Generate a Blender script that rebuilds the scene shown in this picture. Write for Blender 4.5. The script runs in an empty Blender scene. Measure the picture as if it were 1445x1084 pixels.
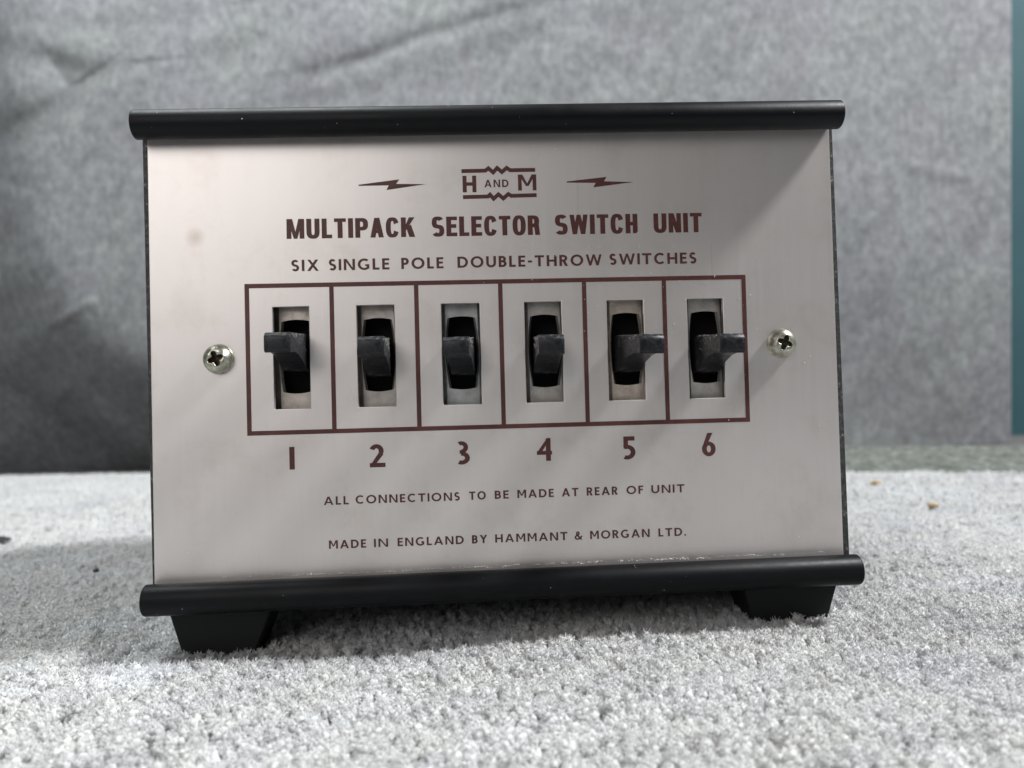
import bpy, bmesh, math, random
import numpy as np
from mathutils import Matrix, Vector
random.seed(7)
rng = np.random.default_rng(7)
scene = bpy.context.scene
COL = scene.collection
MM = 0.001

# ------------------------------------------------------------------ camera
cam_d = bpy.data.cameras.new('camera')
cam_d.sensor_width = 36.0
cam_d.lens = 28.0
cam_d.clip_start = 0.005
cam_d.clip_end = 20.0
cam_d.dof.use_dof = True
cam_d.dof.focus_distance = 0.158
cam_d.dof.aperture_fstop = 19.0
cam = bpy.data.objects.new('camera', cam_d)
COL.objects.link(cam)
scene.camera = cam
yaw, pitch, roll = math.radians(-2.898), math.radians(1.163), math.radians(1.853)
Ry = Matrix.Rotation(yaw, 3, 'Z')
Rp = Matrix.Rotation(pitch, 3, 'X')
Rr = Matrix.Rotation(roll, 3, 'Y')
B = Ry @ Rp @ Rr                      # columns: right, forward, up
right, fwd, up = B.col[0], B.col[1], B.col[2]
m3 = Matrix((right, up, -fwd)).transposed()
cam.matrix_world = Matrix.Translation((-0.00617, -0.16229, -0.00916)) @ m3.to_4x4()

# ------------------------------------------------------------------ world
world = bpy.data.worlds.new('World')
scene.world = world
world.use_nodes = True
bg = world.node_tree.nodes['Background']
bg.inputs['Color'].default_value = (0.93, 0.97, 1.0, 1)
bg.inputs['Strength'].default_value = 0.12

# ------------------------------------------------------------------ lamps
def area(name, loc, target, size, power, color):
    l = bpy.data.lights.new(name, 'AREA')
    l.shape = 'DISK'; l.size = size; l.energy = power; l.color = color
    o = bpy.data.objects.new(name, l)
    COL.objects.link(o)
    o.location = loc
    d = Vector(target) - Vector(loc)
    o.rotation_euler = d.to_track_quat('-Z', 'Y').to_euler()
    return o
area('ceiling_lamp', (1.04, -0.175, 1.13), (0, 0.05, 0), 0.22, 40.0, (0.97, 0.98, 1.0))
area('window_light', (-0.24, -0.44, 0.23), (-0.03, 0, 0), 0.36, 0.94, (1.0, 0.965, 0.95))
area('bounce_fill', (-0.32, 0.18, 0.80), (-0.25, 0.42, 0.0), 0.5, 8.0, (0.95, 1.0, 1.0))  # soft fill added for carpet and cloth at left, stands in for ceiling bounce

scene.view_settings.view_transform = 'Standard'
scene.view_settings.look = 'None'
scene.view_settings.exposure = 0.0
scene.view_settings.gamma = 1.0

# ------------------------------------------------------------------ materials
def mat(name, color, rough=0.5, metal=0.0, spec=0.5):
    m = bpy.data.materials.new(name)
    m.use_nodes = True
    b = m.node_tree.nodes['Principled BSDF']
    b.inputs['Base Color'].default_value = (*color, 1)
    b.inputs['Roughness'].default_value = rough
    b.inputs['Metallic'].default_value = metal
    b.inputs['Specular IOR Level'].default_value = spec
    return m

def nodes(m):
    return m.node_tree.nodes, m.node_tree.links, m.node_tree.nodes['Principled BSDF']

def noise(m, scale, detail=4, rough=0.6, stretch=(1, 1, 1), rot=(0, 0, 0)):
    N, L, b = nodes(m)
    tc = N.new('ShaderNodeTexCoord')
    mp = N.new('ShaderNodeMapping')
    mp.inputs['Scale'].default_value = stretch
    mp.inputs['Rotation'].default_value = rot
    nz = N.new('ShaderNodeTexNoise')
    nz.inputs['Scale'].default_value = scale
    nz.inputs['Detail'].default_value = detail
    nz.inputs['Roughness'].default_value = rough
    L.new(tc.outputs['Object'], mp.inputs['Vector'])
    L.new(mp.outputs['Vector'], nz.inputs['Vector'])
    return nz.outputs['Fac']

def ramp(m, fac, stops):
    N, L, b = nodes(m)
    r = N.new('ShaderNodeValToRGB')
    e = r.color_ramp.elements
    while len(e) < len(stops):
        e.new(0.5)
    for k, (p, c) in enumerate(stops):
        e[k].position = p
        e[k].color = (*c, 1) if len(c) == 3 else c
    L.new(fac, r.inputs['Fac'])
    return r.outputs['Color']

def mixc(m, fac, a, b_, mode='MIX'):
    N, L, b = nodes(m)
    x = N.new('ShaderNodeMix')
    x.data_type = 'RGBA'
    x.blend_type = mode
    for s, v in ((x.inputs['Factor'], fac), (x.inputs['A'], a), (x.inputs['B'], b_)):
        if isinstance(v, (int, float)):
            s.default_value = v
        elif isinstance(v, tuple):
            s.default_value = (*v, 1)
        else:
            L.new(v, s)
    return x.outputs['Result']

def bump(m, fac, strength, dist):
    N, L, b = nodes(m)
    bp = N.new('ShaderNodeBump')
    bp.inputs['Strength'].default_value = strength
    bp.inputs['Distance'].default_value = dist
    L.new(fac, bp.inputs['Height'])
    L.new(bp.outputs['Normal'], b.inputs['Normal'])

# satin anodised aluminium
M_alu = mat('satin_aluminium', (0.60, 0.565, 0.565), 0.42, 0.84)
N, L, b = nodes(M_alu)
brush = noise(M_alu, 900, 2, 0.5, (1.0, 1.0, 0.05))
mottle = noise(M_alu, 35, 4, 0.6)
c1 = ramp(M_alu, mottle, [(0.3, (0.68, 0.642, 0.615)), (0.7, (0.73, 0.69, 0.665))])
c2 = ramp(M_alu, brush, [(0.3, (0.98, 0.98, 0.98)), (0.7, (1, 1, 1))])
c3 = mixc(M_alu, 1.0, c1, c2, 'MULTIPLY')
# small brownish age spot left of the title
tc = N.new('ShaderNodeTexCoord')
vd = N.new('ShaderNodeVectorMath'); vd.operation = 'DISTANCE'
vd.inputs[1].default_value = (-0.0609, 0, 0.0252)
L.new(tc.outputs['Object'], vd.inputs[0])
sp = N.new('ShaderNodeMapRange')
sp.inputs['From Min'].default_value = 0.0003; sp.inputs['From Max'].default_value = 0.0023
sp.inputs['To Min'].default_value = 0.38; sp.inputs['To Max'].default_value = 0.0
L.new(vd.outputs['Value'], sp.inputs['Value'])
c4 = mixc(M_alu, sp.outputs['Result'], c3, (0.30, 0.22, 0.16))
sc = noise(M_alu, 60, 2, 0.5, (9, 1, 0.6), (0, 0.9, 0))
gr = noise(M_alu, 75, 5, 0.7)
c4 = mixc(M_alu, 1.0, c4, ramp(M_alu, gr, [(0.30, (0.93, 0.915, 0.89)), (0.48, (1, 1, 1))]), 'MULTIPLY')
c5 = mixc(M_alu, 1.0, c4, ramp(M_alu, sc, [(0.24, (0.93, 0.92, 0.90)), (0.30, (1, 1, 1)), (0.74, (1, 1, 1)), (0.79, (1.05, 1.05, 1.05))]), 'MULTIPLY')
L.new(c5, b.inputs['Base Color'])
rr = N.new('ShaderNodeMapRange')
rr.inputs['To Min'].default_value = 0.41; rr.inputs['To Max'].default_value = 0.45
L.new(brush, rr.inputs['Value']); L.new(rr.outputs['Result'], b.inputs['Roughness'])
bump(M_alu, brush, 0.03, 0.00003)

M_ink = mat('maroon_print', (0.085, 0.026, 0.021), 0.45, 0.0, 0.4)
N, L, b = nodes(M_ink)
L.new(ramp(M_ink, noise(M_ink, 400, 3), [(0.3, (0.068, 0.020, 0.017)), (0.75, (0.100, 0.033, 0.027))]), b.inputs['Base Color'])

M_black = mat('black_plastic', (0.003, 0.0034, 0.0042), 0.42, 0.0, 0.16)
N, L, b = nodes(M_black)
f = noise(M_black, 1500, 3, 0.6)
bump(M_black, f, 0.25, 0.0001)
L.new(ramp(M_black, noise(M_black, 90, 5, 0.7), [(0.35, (0.40,)*3), (0.75, (0.56,)*3)]), b.inputs['Roughness'])

M_foot = mat('black_rubber', (0.010, 0.0115, 0.011), 0.62, 0.0, 0.25)
bump(M_foot, noise(M_foot, 900, 3), 0.3, 0.0001)

M_side = mat('black_leathercloth', (0.03, 0.03, 0.03), 0.55)
N, L, b = nodes(M_side)
f = noise(M_side, 1100, 4, 0.7)
L.new(ramp(M_side, f, [(0.45, (0.018, 0.019, 0.019)), (0.62, (0.06, 0.06, 0.06)), (0.72, (0.32, 0.32, 0.30))]), b.inputs['Base Color'])
bump(M_side, f, 0.6, 0.0003)

M_lever = mat('dusty_black_bakelite', (0.02, 0.021, 0.024), 0.36, 0.0, 0.3)
N, L, b = nodes(M_lever)
f = noise(M_lever, 1400, 5, 0.75)
g = noise(M_lever, 260, 3, 0.6)
mixed = mixc(M_lever, 0.45, f, g)
L.new(ramp(M_lever, mixed, [(0.47, (0.007, 0.0075, 0.010)), (0.585, (0.016, 0.017, 0.020)), (0.68, (0.15, 0.15, 0.14))]), b.inputs['Base Color'])
L.new(ramp(M_lever, f, [(0.4, (0.28,)*3), (0.7, (0.6,)*3)]), b.inputs['Roughness'])
bump(M_lever, f, 0.4, 0.00012)

M_dark = mat('dark_interior', (0.006, 0.005, 0.005), 0.7, 0.0, 0.2)

def plated(name, a, c):
    m = mat(name, a, 0.42, 0.75)
    N, L, b = nodes(m)
    L.new(ramp(m, noise(m, 420, 5, 0.7), [(0.35, a), (0.68, c)]), b.inputs['Base Color'])
    L.new(ramp(m, noise(m, 900, 3, 0.7), [(0.35, (0.34,)*3), (0.7, (0.6,)*3)]), b.inputs['Roughness'])
    return m
M_pl = [plated('tarnished_plate_tan', (0.42, 0.375, 0.33), (0.62, 0.565, 0.505)),
        plated('tarnished_plate_brown', (0.37, 0.34, 0.31), (0.53, 0.49, 0.45)),
        plated('tarnished_plate_grey', (0.35, 0.355, 0.35), (0.52, 0.53, 0.52)),
        plated('tarnished_plate_dull', (0.39, 0.37, 0.34), (0.56, 0.53, 0.495)),
        plated('tarnished_plate_copper', (0.50, 0.43, 0.365), (0.76, 0.68, 0.59)),
        plated('tarnished_plate_olive', (0.45, 0.43, 0.39), (0.66, 0.635, 0.585))]

M_screw = mat('nickel_screw', (0.60, 0.60, 0.52), 0.36, 1.0)
N, L, b = nodes(M_screw)
L.new(ramp(M_screw, noise(M_screw, 700, 4, 0.7), [(0.35, (0.26, 0.25, 0.19)), (0.62, (0.56, 0.56, 0.48))]), b.inputs['Base Color'])
bump(M_screw, noise(M_screw, 1500, 3), 0.3, 0.0001)
M_recess = mat('screw_recess', (0.05, 0.035, 0.02), 0.6, 0.3)

M_dust = mat('pale_dust', (0.72, 0.70, 0.62), 0.9, 0.0, 0.1)

M_pile = mat('wool_pile', (0.62, 0.63, 0.64), 0.95, 0.0, 0.15)
N, L, b = nodes(M_pile)
oi = N.new('ShaderNodeObjectInfo')
cc = ramp(M_pile, oi.outputs['Random'], [(0.0, (0.56, 0.56, 0.57)), (0.12, (0.73, 0.73, 0.74)), (0.5, (0.80, 0.81, 0.82)), (1.0, (0.88, 0.885, 0.89))])
geo = N.new('ShaderNodeNewGeometry')
pn = N.new('ShaderNodeTexNoise'); pn.inputs['Scale'].default_value = 26; pn.inputs['Detail'].default_value = 4
L.new(geo.outputs['Position'], pn.inputs['Vector'])
tint = ramp(M_pile, pn.outputs['Fac'], [(0.32, (0.90, 0.895, 0.90)), (0.5, (0.975, 0.965, 0.93)), (0.66, (1.0, 1.0, 1.0))])
pn2 = N.new('ShaderNodeTexNoise'); pn2.inputs['Scale'].default_value = 160; pn2.inputs['Detail'].default_value = 3
L.new(geo.outputs['Position'], pn2.inputs['Vector'])
tint2 = ramp(M_pile, pn2.outputs['Fac'], [(0.34, (0.86, 0.86, 0.87)), (0.62, (1.0, 1.0, 1.0))])
L.new(mixc(M_pile, 1.0, mixc(M_pile, 1.0, cc, tint, 'MULTIPLY'), tint2, 'MULTIPLY'), b.inputs['Base Color'])
tl = N.new('ShaderNodeBsdfTranslucent'); tl.inputs['Color'].default_value = (0.86, 0.87, 0.875, 1)
mx = N.new('ShaderNodeMixShader'); mx.inputs['Fac'].default_value = 0.30
L.new(b.outputs['BSDF'], mx.inputs[1]); L.new(tl.outputs['BSDF'], mx.inputs[2])
L.new(mx.outputs['Shader'], N['Material Output'].inputs['Surface'])
M_base = mat('carpet_backing', (0.42, 0.42, 0.43), 1.0, 0.0, 0.1)
N, L, b = nodes(M_base)
L.new(ramp(M_base, noise(M_base, 300, 3), [(0.35, (0.30, 0.30, 0.31)), (0.7, (0.5, 0.5, 0.51))]), b.inputs['Base Color'])

M_cloth = mat('grey_felt', (0.3, 0.3, 0.3), 0.95, 0.0, 0.15)
N, L, b = nodes(M_cloth)
n1 = noise(M_cloth, 95, 7, 0.72)
n2 = noise(M_cloth, 9, 4, 0.6)
n3 = noise(M_cloth, 240, 3, 0.7, (1, 1, 0.45))
a_ = ramp(M_cloth, n1, [(0.36, (0.165, 0.169, 0.175)), (0.52, (0.216, 0.221, 0.227)), (0.66, (0.258, 0.270, 0.268))])
b_ = ramp(M_cloth, n2, [(0.35, (0.93, 0.905, 0.935)), (0.65, (0.98, 1.0, 0.975))])
d_ = ramp(M_cloth, n3, [(0.35, (0.82, 0.82, 0.82)), (0.65, (1.12, 1.12, 1.12))])
ab = mixc(M_cloth, 1.0, a_, b_, 'MULTIPLY')
L.new(mixc(M_cloth, 1.0, ab, d_, 'MULTIPLY'), b.inputs['Base Color'])
bump(M_cloth, n1, 0.35, 0.001)
b.inputs['Sheen Weight'].default_value = 0.1

M_rug = mat('grey_green_rug', (0.13, 0.14, 0.125), 0.98, 0.0, 0.1)
N, L, b = nodes(M_rug)
f = noise(M_rug, 190, 5, 0.7, (1, 1, 1))
L.new(ramp(M_rug, f, [(0.34, (0.085, 0.09, 0.082)), (0.55, (0.15, 0.16, 0.145)), (0.70, (0.25, 0.265, 0.24))]), b.inputs['Base Color'])
bump(M_rug, f, 0.8, 0.003)

M_teal = mat('teal_paint', (0.035, 0.125, 0.145), 0.7)
N, L, b = nodes(M_teal)
L.new(ramp(M_teal, noise(M_teal, 14, 4), [(0.3, (0.014, 0.060, 0.074)), (0.7, (0.021, 0.076, 0.088))]), b.inputs['Base Color'])
M_floor = mat('dark_floor', (0.12, 0.115, 0.11), 0.8)
N, L, b = nodes(M_floor)
L.new(ramp(M_floor, noise(M_floor, 40, 4), [(0.3, (0.09, 0.088, 0.085)), (0.7, (0.15, 0.145, 0.14))]), b.inputs['Base Color'])
M_crumb = mat('tan_crumb', (0.36, 0.25, 0.12), 0.8)
M_speck = mat('black_speck', (0.02, 0.02, 0.022), 0.7)
M_ldust = mat('grey_dust', (0.3, 0.3, 0.28), 0.95, 0.0, 0.1)
for mm_, lo, hi in ((M_ldust, (0.18, 0.18, 0.17), (0.66, 0.65, 0.60)), (M_crumb, (0.26, 0.17, 0.07), (0.46, 0.34, 0.18)), (M_speck, (0.012, 0.012, 0.014), (0.035, 0.035, 0.04)),
                    (M_dust, (0.78, 0.76, 0.70), (0.93, 0.92, 0.88))):
    N, L, b = nodes(mm_)
    L.new(ramp(mm_, noise(mm_, 1200, 3), [(0.3, lo), (0.7, hi)]), b.inputs['Base Color'])

# ------------------------------------------------------------------ object helpers
def mesh_obj(name, verts, faces, m, parent=None, smooth=False, scale=MM):
    me = bpy.data.meshes.new(name)
    me.from_pydata([tuple(c * scale for c in v) for v in verts], [], faces)
    me.update()
    if m: me.materials.append(m)
    if smooth:
        for p in me.polygons: p.use_smooth = True
    o = bpy.data.objects.new(name, me)
    COL.objects.link(o)
    if parent: o.parent = parent
    return o

def bm_obj(name, bm, m, parent=None, smooth=False):
    bmesh.ops.recalc_face_normals(bm, faces=bm.faces)
    me = bpy.data.meshes.new(name)
    bm.to_mesh(me); bm.free()
    if m: me.materials.append(m)
    if smooth:
        for p in me.polygons: p.use_smooth = True
    o = bpy.data.objects.new(name, me)
    COL.objects.link(o)
    if parent: o.parent = parent
    return o

def empty(name, loc=(0, 0, 0), parent=None):
    o = bpy.data.objects.new(name, None)
    o.empty_display_size = 0.01
    COL.objects.link(o)
    o.location = loc
    if parent: o.parent = parent
    return o

def bevel(o, w, seg=2, ang=40):
    md = o.modifiers.new('bevel', 'BEVEL')
    md.width = w; md.segments = seg; md.limit_method = 'ANGLE'; md.angle_limit = math.radians(ang)
    return o

def extrude_profile(profile, x0, x1, name, m, parent, along='x', smooth=False):
    """profile in (y,z) mm, extruded along x"""
    bm = bmesh.new()
    a = [bm.verts.new((x0*MM, y*MM, z*MM)) for y, z in profile]
    c = [bm.verts.new((x1*MM, y*MM, z*MM)) for y, z in profile]
    n = len(profile)
    for i in range(n):
        f = bm.faces.new((a[i], a[(i+1) % n], c[(i+1) % n], c[i])); f.smooth = smooth
    bm.faces.new(a); bm.faces.new(c)
    bmesh.ops.recalc_face_normals(bm, faces=bm.faces)
    me = bpy.data.meshes.new(name); bm.to_mesh(me); bm.free()
    me.materials.append(m)
    o = bpy.data.objects.new(name, me); COL.objects.link(o)
    if parent: o.parent = parent
    return o

def box(name, x0, x1, y0, y1, z0, z1, m, parent):
    return extrude_profile([(y0, z0), (y1, z0), (y1, z1), (y0, z1)], x0, x1, name, m, parent)

# ================================================================== carpet
GZ = -57.0                            # level of the tuft tips (mm)
def edge_y(x):                         # far edge of the carpet, mm; x mm
    e = 366 - 0.350 * x + 5*np.sin(x/55.0) + 3*np.sin(x/21.0+1)
    return e
def wave(x, y):
    return (0.55*np.sin(x/23+0.4)*np.cos(y/31) + 0.45*np.sin((x+y)/14.5+1.2) + 0.35*np.sin((x-1.7*y)/9.3)
            + 0.9*np.clip((y-60)/60, 0, 1)*np.sin(x/47+y/60.0) + 1.5*np.exp(-((x-62)/40)**2-((y-2)/28)**2))
nx, ny = 130, 120
V, Fc = [], []
for j in range(ny+1):
    for i in range(nx+1):
        x = -620 + 1300*i/nx
        t = j/ny
        ye = edge_y(x)
        y = -230 + (ye+230)*t
        z = GZ - 3.4 + float(wave(x, y))*0.8
        V.append((x, y, z))
for j in range(ny):
    for i in range(nx):
        a = j*(nx+1)+i
        Fc.append((a, a+1, a+nx+2, a+nx+1))
# rim down to the floor
nb = len(V)
for i in range(nx+1):
    x, y, z = V[ny*(nx+1)+i]
    V.append((x, y+0.5, -66))
for i in range(nx):
    a = ny*(nx+1)+i
    Fc.append((a, a+1, nb+i+1, nb+i))
carpet = mesh_obj('carpet', V, Fc, M_base, smooth=True)
carpet['kind'] = 'structure'

def tuft_mesh(name, nf, seed):
    """a knot of pile: a few rounded nubs with short fuzz standing off them"""
    r = random.Random(seed)
    verts, faces = [], []
    def nub(cx, cy, cz, rx, rz):
        bmx = bmesh.new()
        bmesh.ops.create_icosphere(bmx, subdivisions=2, radius=1.0)
        base = len(verts)
        for q in bmx.verts:
            k = r.uniform(.80, 1.18)
            verts.append((cx+q.co.x*rx*k, cy+q.co.y*rx*k, cz+q.co.z*rz*k))
        for q in bmx.faces: faces.append(tuple(base+w.index for w in q.verts))
        bmx.free()
    cs = []
    for k in range(4):
        a = r.uniform(0, 6.28) ; rad = r.uniform(.15, .62)
        c = (rad*math.cos(a), rad*math.sin(a), r.uniform(1.9, 2.6), r.uniform(.34, .56), r.uniform(.45, .8))
        cs.append(c); nub(*c)
    nub(0, 0, 1.35, .80, 1.15)
    for k in range(nf):
        c = cs[k % 4]
        a = r.uniform(0, 6.28); el = r.uniform(0.0, 1.3)
        d = Vector((math.cos(a)*math.cos(el), math.sin(a)*math.cos(el), math.sin(el)))
        p0 = Vector(c[:3]) + Vector((d.x*c[3], d.y*c[3], d.z*c[4]))*.8
        ln = r.uniform(.35, .75)
        side = d.cross(Vector((r.uniform(-1, 1), r.uniform(-1, 1), r.uniform(-1, 1)))).normalized()
        s2 = d.cross(side)
        bend = Vector((r.uniform(-.25, .25), r.uniform(-.25, .25), r.uniform(-.1, .2)))
        w0 = r.uniform(.05, .085)
        rg = []
        for t, w in ((0, 1.0), (.55, .9), (1.0, .4)):
            p = p0 + d*ln*t + bend*t*t
            rg.append(len(verts))
            for q in range(3):
                an = 2.094*q
                verts.append(tuple(p + (side*math.cos(an)+s2*math.sin(an))*w*w0))
        for u in range(2):
            for q in range(3):
                faces.append((rg[u]+q, rg[u]+(q+1) % 3, rg[u+1]+(q+1) % 3, rg[u+1]+q))
        faces.append((rg[2], rg[2]+1, rg[2]+2))
    me = bpy.data.meshes.new(name)
    me.from_pydata([tuple(c*MM for c in v) for v in verts], [], faces)
    me.materials.append(M_pile)
    for p in me.polygons: p.use_smooth = True
    me.update()
    return bpy.data.objects.new(name, me)
tufts = [tuft_mesh('tuft', 34, 11+k) for k in range(5)]

FEET = [(-69, -47.5), (48.8, 69.8)]
pts = []
def add_pts(x0, x1, y0, y1, s):
    xs = np.arange(x0, x1, s); ys = np.arange(y0, y1, s)
    X, Y = np.meshgrid(xs, ys)
    X = X + rng.uniform(-.42, .42, X.shape)*s; Y = Y + rng.uniform(-.42, .42, Y.shape)*s
    return np.stack([X.ravel(), Y.ravel()], 1)
near = add_pts(-420, 430, -128, 290, 1.40)
far = add_pts(-560, 560, 150, 640, 1.9)
def blend(p): return np.clip((p[:, 1]-160)/120, 0, 1)       # fine pile gives way to coarser by distance
near = near[rng.random(len(near)) > blend(near)]
far = far[rng.random(len(far)) < blend(far)]
sc_ = np.concatenate([np.full(len(near), 1.10), np.full(len(far), 1.3)])
P = np.concatenate([near, far])
yy = P[:, 1] + 162
keep = (np.abs(P[:, 0]+6+0.05*yy) < 0.74*yy + 35) & (P[:, 1] < edge_y(P[:, 0]) - 0.5)
for (a0, a1) in FEET:
    for (b0, b1) in ((3, 15), (98, 110)):
        keep &= ~((P[:, 0] > a0+2.2) & (P[:, 0] < a1-2.2) & (P[:, 1] > b0-0.2) & (P[:, 1] < b1))
P = P[keep]; sc_ = sc_[keep]
Zp = GZ - 3.75 + wave(P[:, 0], P[:, 1])*0.8 + rng.normal(0, 0.14, len(P))
co = np.stack([P[:, 0], P[:, 1], Zp], 1)*MM
me = bpy.data.meshes.new('carpet_pile')
me.vertices.add(len(co)); me.vertices.foreach_set('co', co.ravel().astype(np.float32))
at = me.attributes.new('tuft_scale', 'FLOAT', 'POINT')
at.data.foreach_set('value', sc_.astype(np.float32))
me.update()
pile = bpy.data.objects.new('carpet_pile', me)
COL.objects.link(pile); pile.parent = carpet
pile['kind'] = 'stuff'
ng = bpy.data.node_groups.new('pile', 'GeometryNodeTree')
ng.interface.new_socket('Geometry', in_out='INPUT', socket_type='NodeSocketGeometry')
ng.interface.new_socket('Geometry', in_out='OUTPUT', socket_type='NodeSocketGeometry')
GN, GL = ng.nodes, ng.links
gi = GN.new('NodeGroupInput'); go = GN.new('NodeGroupOutput')
g2i = GN.new('GeometryNodeJoinGeometry')
for t in tufts:
    inf = GN.new('GeometryNodeObjectInfo')
    inf.inputs['Object'].default_value = t
    inf.inputs['As Instance'].default_value = True
    GL.new(inf.outputs['Geometry'], g2i.inputs['Geometry'])
iop = GN.new('GeometryNodeInstanceOnPoints')
iop.inputs['Pick Instance'].default_value = True
def rv(dt, lo, hi, seed):
    n = GN.new('FunctionNodeRandomValue'); n.data_type = dt
    n.inputs['Seed'].default_value = seed
    if dt == 'FLOAT_VECTOR':
        n.inputs[0].default_value = lo; n.inputs[1].default_value = hi
        return n.outputs[0]
    if dt == 'FLOAT':
        n.inputs[2].default_value = lo; n.inputs[3].default_value = hi
        return n.outputs[1]
    n.inputs[4].default_value = lo; n.inputs[5].default_value = hi
    return n.outputs[2]
GL.new(gi.outputs[0], iop.inputs['Points'])
GL.new(g2i.outputs[0], iop.inputs['Instance'])
GL.new(rv('INT', 0, 4, 1), iop.inputs['Instance Index'])
GL.new(rv('FLOAT_VECTOR', (-0.42, -0.42, 0), (0.42, 0.42, 6.28), 2), iop.inputs['Rotation'])
na = GN.new('GeometryNodeInputNamedAttribute'); na.data_type = 'FLOAT'
na.inputs['Name'].default_value = 'tuft_scale'
mu = GN.new('ShaderNodeMath'); mu.operation = 'MULTIPLY'
GL.new(na.outputs[0], mu.inputs[0]); GL.new(rv('FLOAT', 0.82, 1.15, 3), mu.inputs[1])
GL.new(mu.outputs[0], iop.inputs['Scale'])
GL.new(iop.outputs[0], go.inputs[0])
md = pile.modifiers.new('pile', 'NODES'); md.node_group = ng

# floor below / beyond the carpet
fl = mesh_obj('floor', [(-1500, -600, -66), (1500, -600, -66), (1500, 1400, -66), (-1500, 1400, -66)], [(0, 1, 2, 3)], M_floor)
fl['kind'] = 'structure'

# ================================================================== backdrop cloth
BY = 550.0
def bx(px, py):                        # rough photo position -> cloth position (mm)
    u = (px-722.5)/1124; v = (542-py)/1124
    d = right*u + fwd + up*v
    t = (BY*MM + 0.16229)/d.y
    q = Vector((-0.00617, -0.16229, -0.00916)) + d*t
    return (q.x*1000, q.z*1000)
NXB, NZB = 560, 330
xs = np.linspace(-640, 487, NXB); zs = np.linspace(-66, 520, NZB)
X, Z = np.meshgrid(xs, zs)
def seg_dist(line):
    """unsigned distance, signed side (+ = left/below going along the line), and position 0..1"""
    best = np.full(X.shape, 1e9); side = np.zeros(X.shape); tt = np.zeros(X.shape)
    n = len(line)-1
    for k in range(n):
        ax, az = line[k]; cx_, cz_ = line[k+1]
        dx, dz = cx_-ax, cz_-az
        t = ((X-ax)*dx+(Z-az)*dz)/(dx*dx+dz*dz)
        tc_ = np.clip(t, 0, 1)
        px, pz = ax+tc_*dx, az+tc_*dz
        dd = np.hypot(X-px, Z-pz)
        cr = (X-ax)*dz-(Z-az)*dx          # >0 : right of direction of travel
        m = dd < best - 1e-6
        best = np.where(m, dd, best); side = np.where(m, np.sign(cr), side); tt = np.where(m, (k+tc_)/n, tt)
    return best, side, tt
H = np.zeros(X.shape)
# big turned-away area at lower left: the cloth falls back beyond this curve
big = [bx(*p) for p in ((-60, -60), (-15, 130), (28, 260), (52, 370), (86, 440), (130, 482), (200, 522), (330, 570), (520, 640))]
d, s, t = seg_dist(big)
sd = d*s                               # right of travel (downwards) = lower-left side
w = 10.0
H -= 0.82*w*np.log1p(np.exp(np.clip(sd/w, -30, 30))) * np.clip(1.0-0.0*t, 0, 1)
d2 = np.clip(sd-75, 0, None)
H += 0.42*d2                           # flattens again further out
# light streak inside the dark area
st = [bx(*p) for p in ((100, 545), (140, 585), (185, 622), (230, 650))]
d, s, t = seg_dist(st)
H += 9.0*np.exp(-(d/13)**2)*np.sin(np.clip(t, 0.12, 0.9)*math.pi)
# long crease across the top
cr = [bx(*p) for p in ((300, 112), (380, 108), (440, 98), (500, 78), (560, 52), (640, 30), (740, 2), (900, -40))]
d, s, t = seg_dist(cr)
sd = d*s
env = np.clip(t*2.5, 0, 1)**1.5*np.clip(1.45-t*1.2, 0.15, 1)
H += env*(7.5/(1+np.exp(-np.clip((-sd)/2.6, -40, 40))) )*np.exp(-(np.clip(-sd, 0, None)/70)**2)
H += env*3.0*np.exp(-((sd-16)/11)**2)
# upper left: dark crease, pale bulge, dark hollow
for line, amp, wd in ((((-60, 40), (0, 62), (45, 80), (95, 92), (150, 88)), 7.0, 9.0),
                      (((-30, 20), (60, 30), (150, 28), (280, 10)), 3.5, 10.0),
                      (((-40, 175), (10, 160), (45, 140), (75, 120)), 10.0, 11.0),
                      (((-30, 330), (10, 300), (30, 262)), 3.0, 12.0)):
    d, s, t = seg_dist([bx(*p) for p in line])
    sd = d*s
    env = np.sin(np.clip(t, 0.04, 0.96)*math.pi)**0.7
    H += 1.1*env*amp/(1+np.exp(np.clip(sd/wd*2, -40, 40)))*np.exp(-(np.clip(-sd, 0, None)/45)**2)
# small wrinkles and soft overall waviness
for (p0, p1, amp, wd) in (((75, 452), (118, 425), 1.6, 4), ((1205, 322), (1213, 308), 2.0, 4), ((1270, 238), (1345, 250), 1.3, 6),
                          ((150, 330), (160, 250), 1.2, 8), ((250, 60), (330, 40), 1.5, 10), ((800, 60), (900, 95), 1.0, 10)):
    d, s, t = seg_dist([bx(*p0), bx(*p1)])
    H += amp*np.exp(-(d/wd)**2)
H += 2.6*np.sin(X/83+0.6)*np.sin(Z/71+1.0) + 1.2*np.sin((X+0.6*Z)/31) + 0.5*np.sin((X*0.7-Z)/13+2)
H += 5.0*np.sin(X/190+1.2)
H -= 0.15*28*np.log1p(np.exp(np.clip((95-Z)/28, -30, 30)))      # lower cloth sloped back, shaped so it shades darker downwards
V = [(float(X[j, i]), float(BY-H[j, i]), float(Z[j, i])) for j in range(NZB) for i in range(NXB)]
Fc = [(j*NXB+i, j*NXB+i+1, (j+1)*NXB+i+1, (j+1)*NXB+i) for j in range(NZB-1) for i in range(NXB-1)]
bd = mesh_obj('backdrop', V, Fc, M_cloth, smooth=True)
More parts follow.
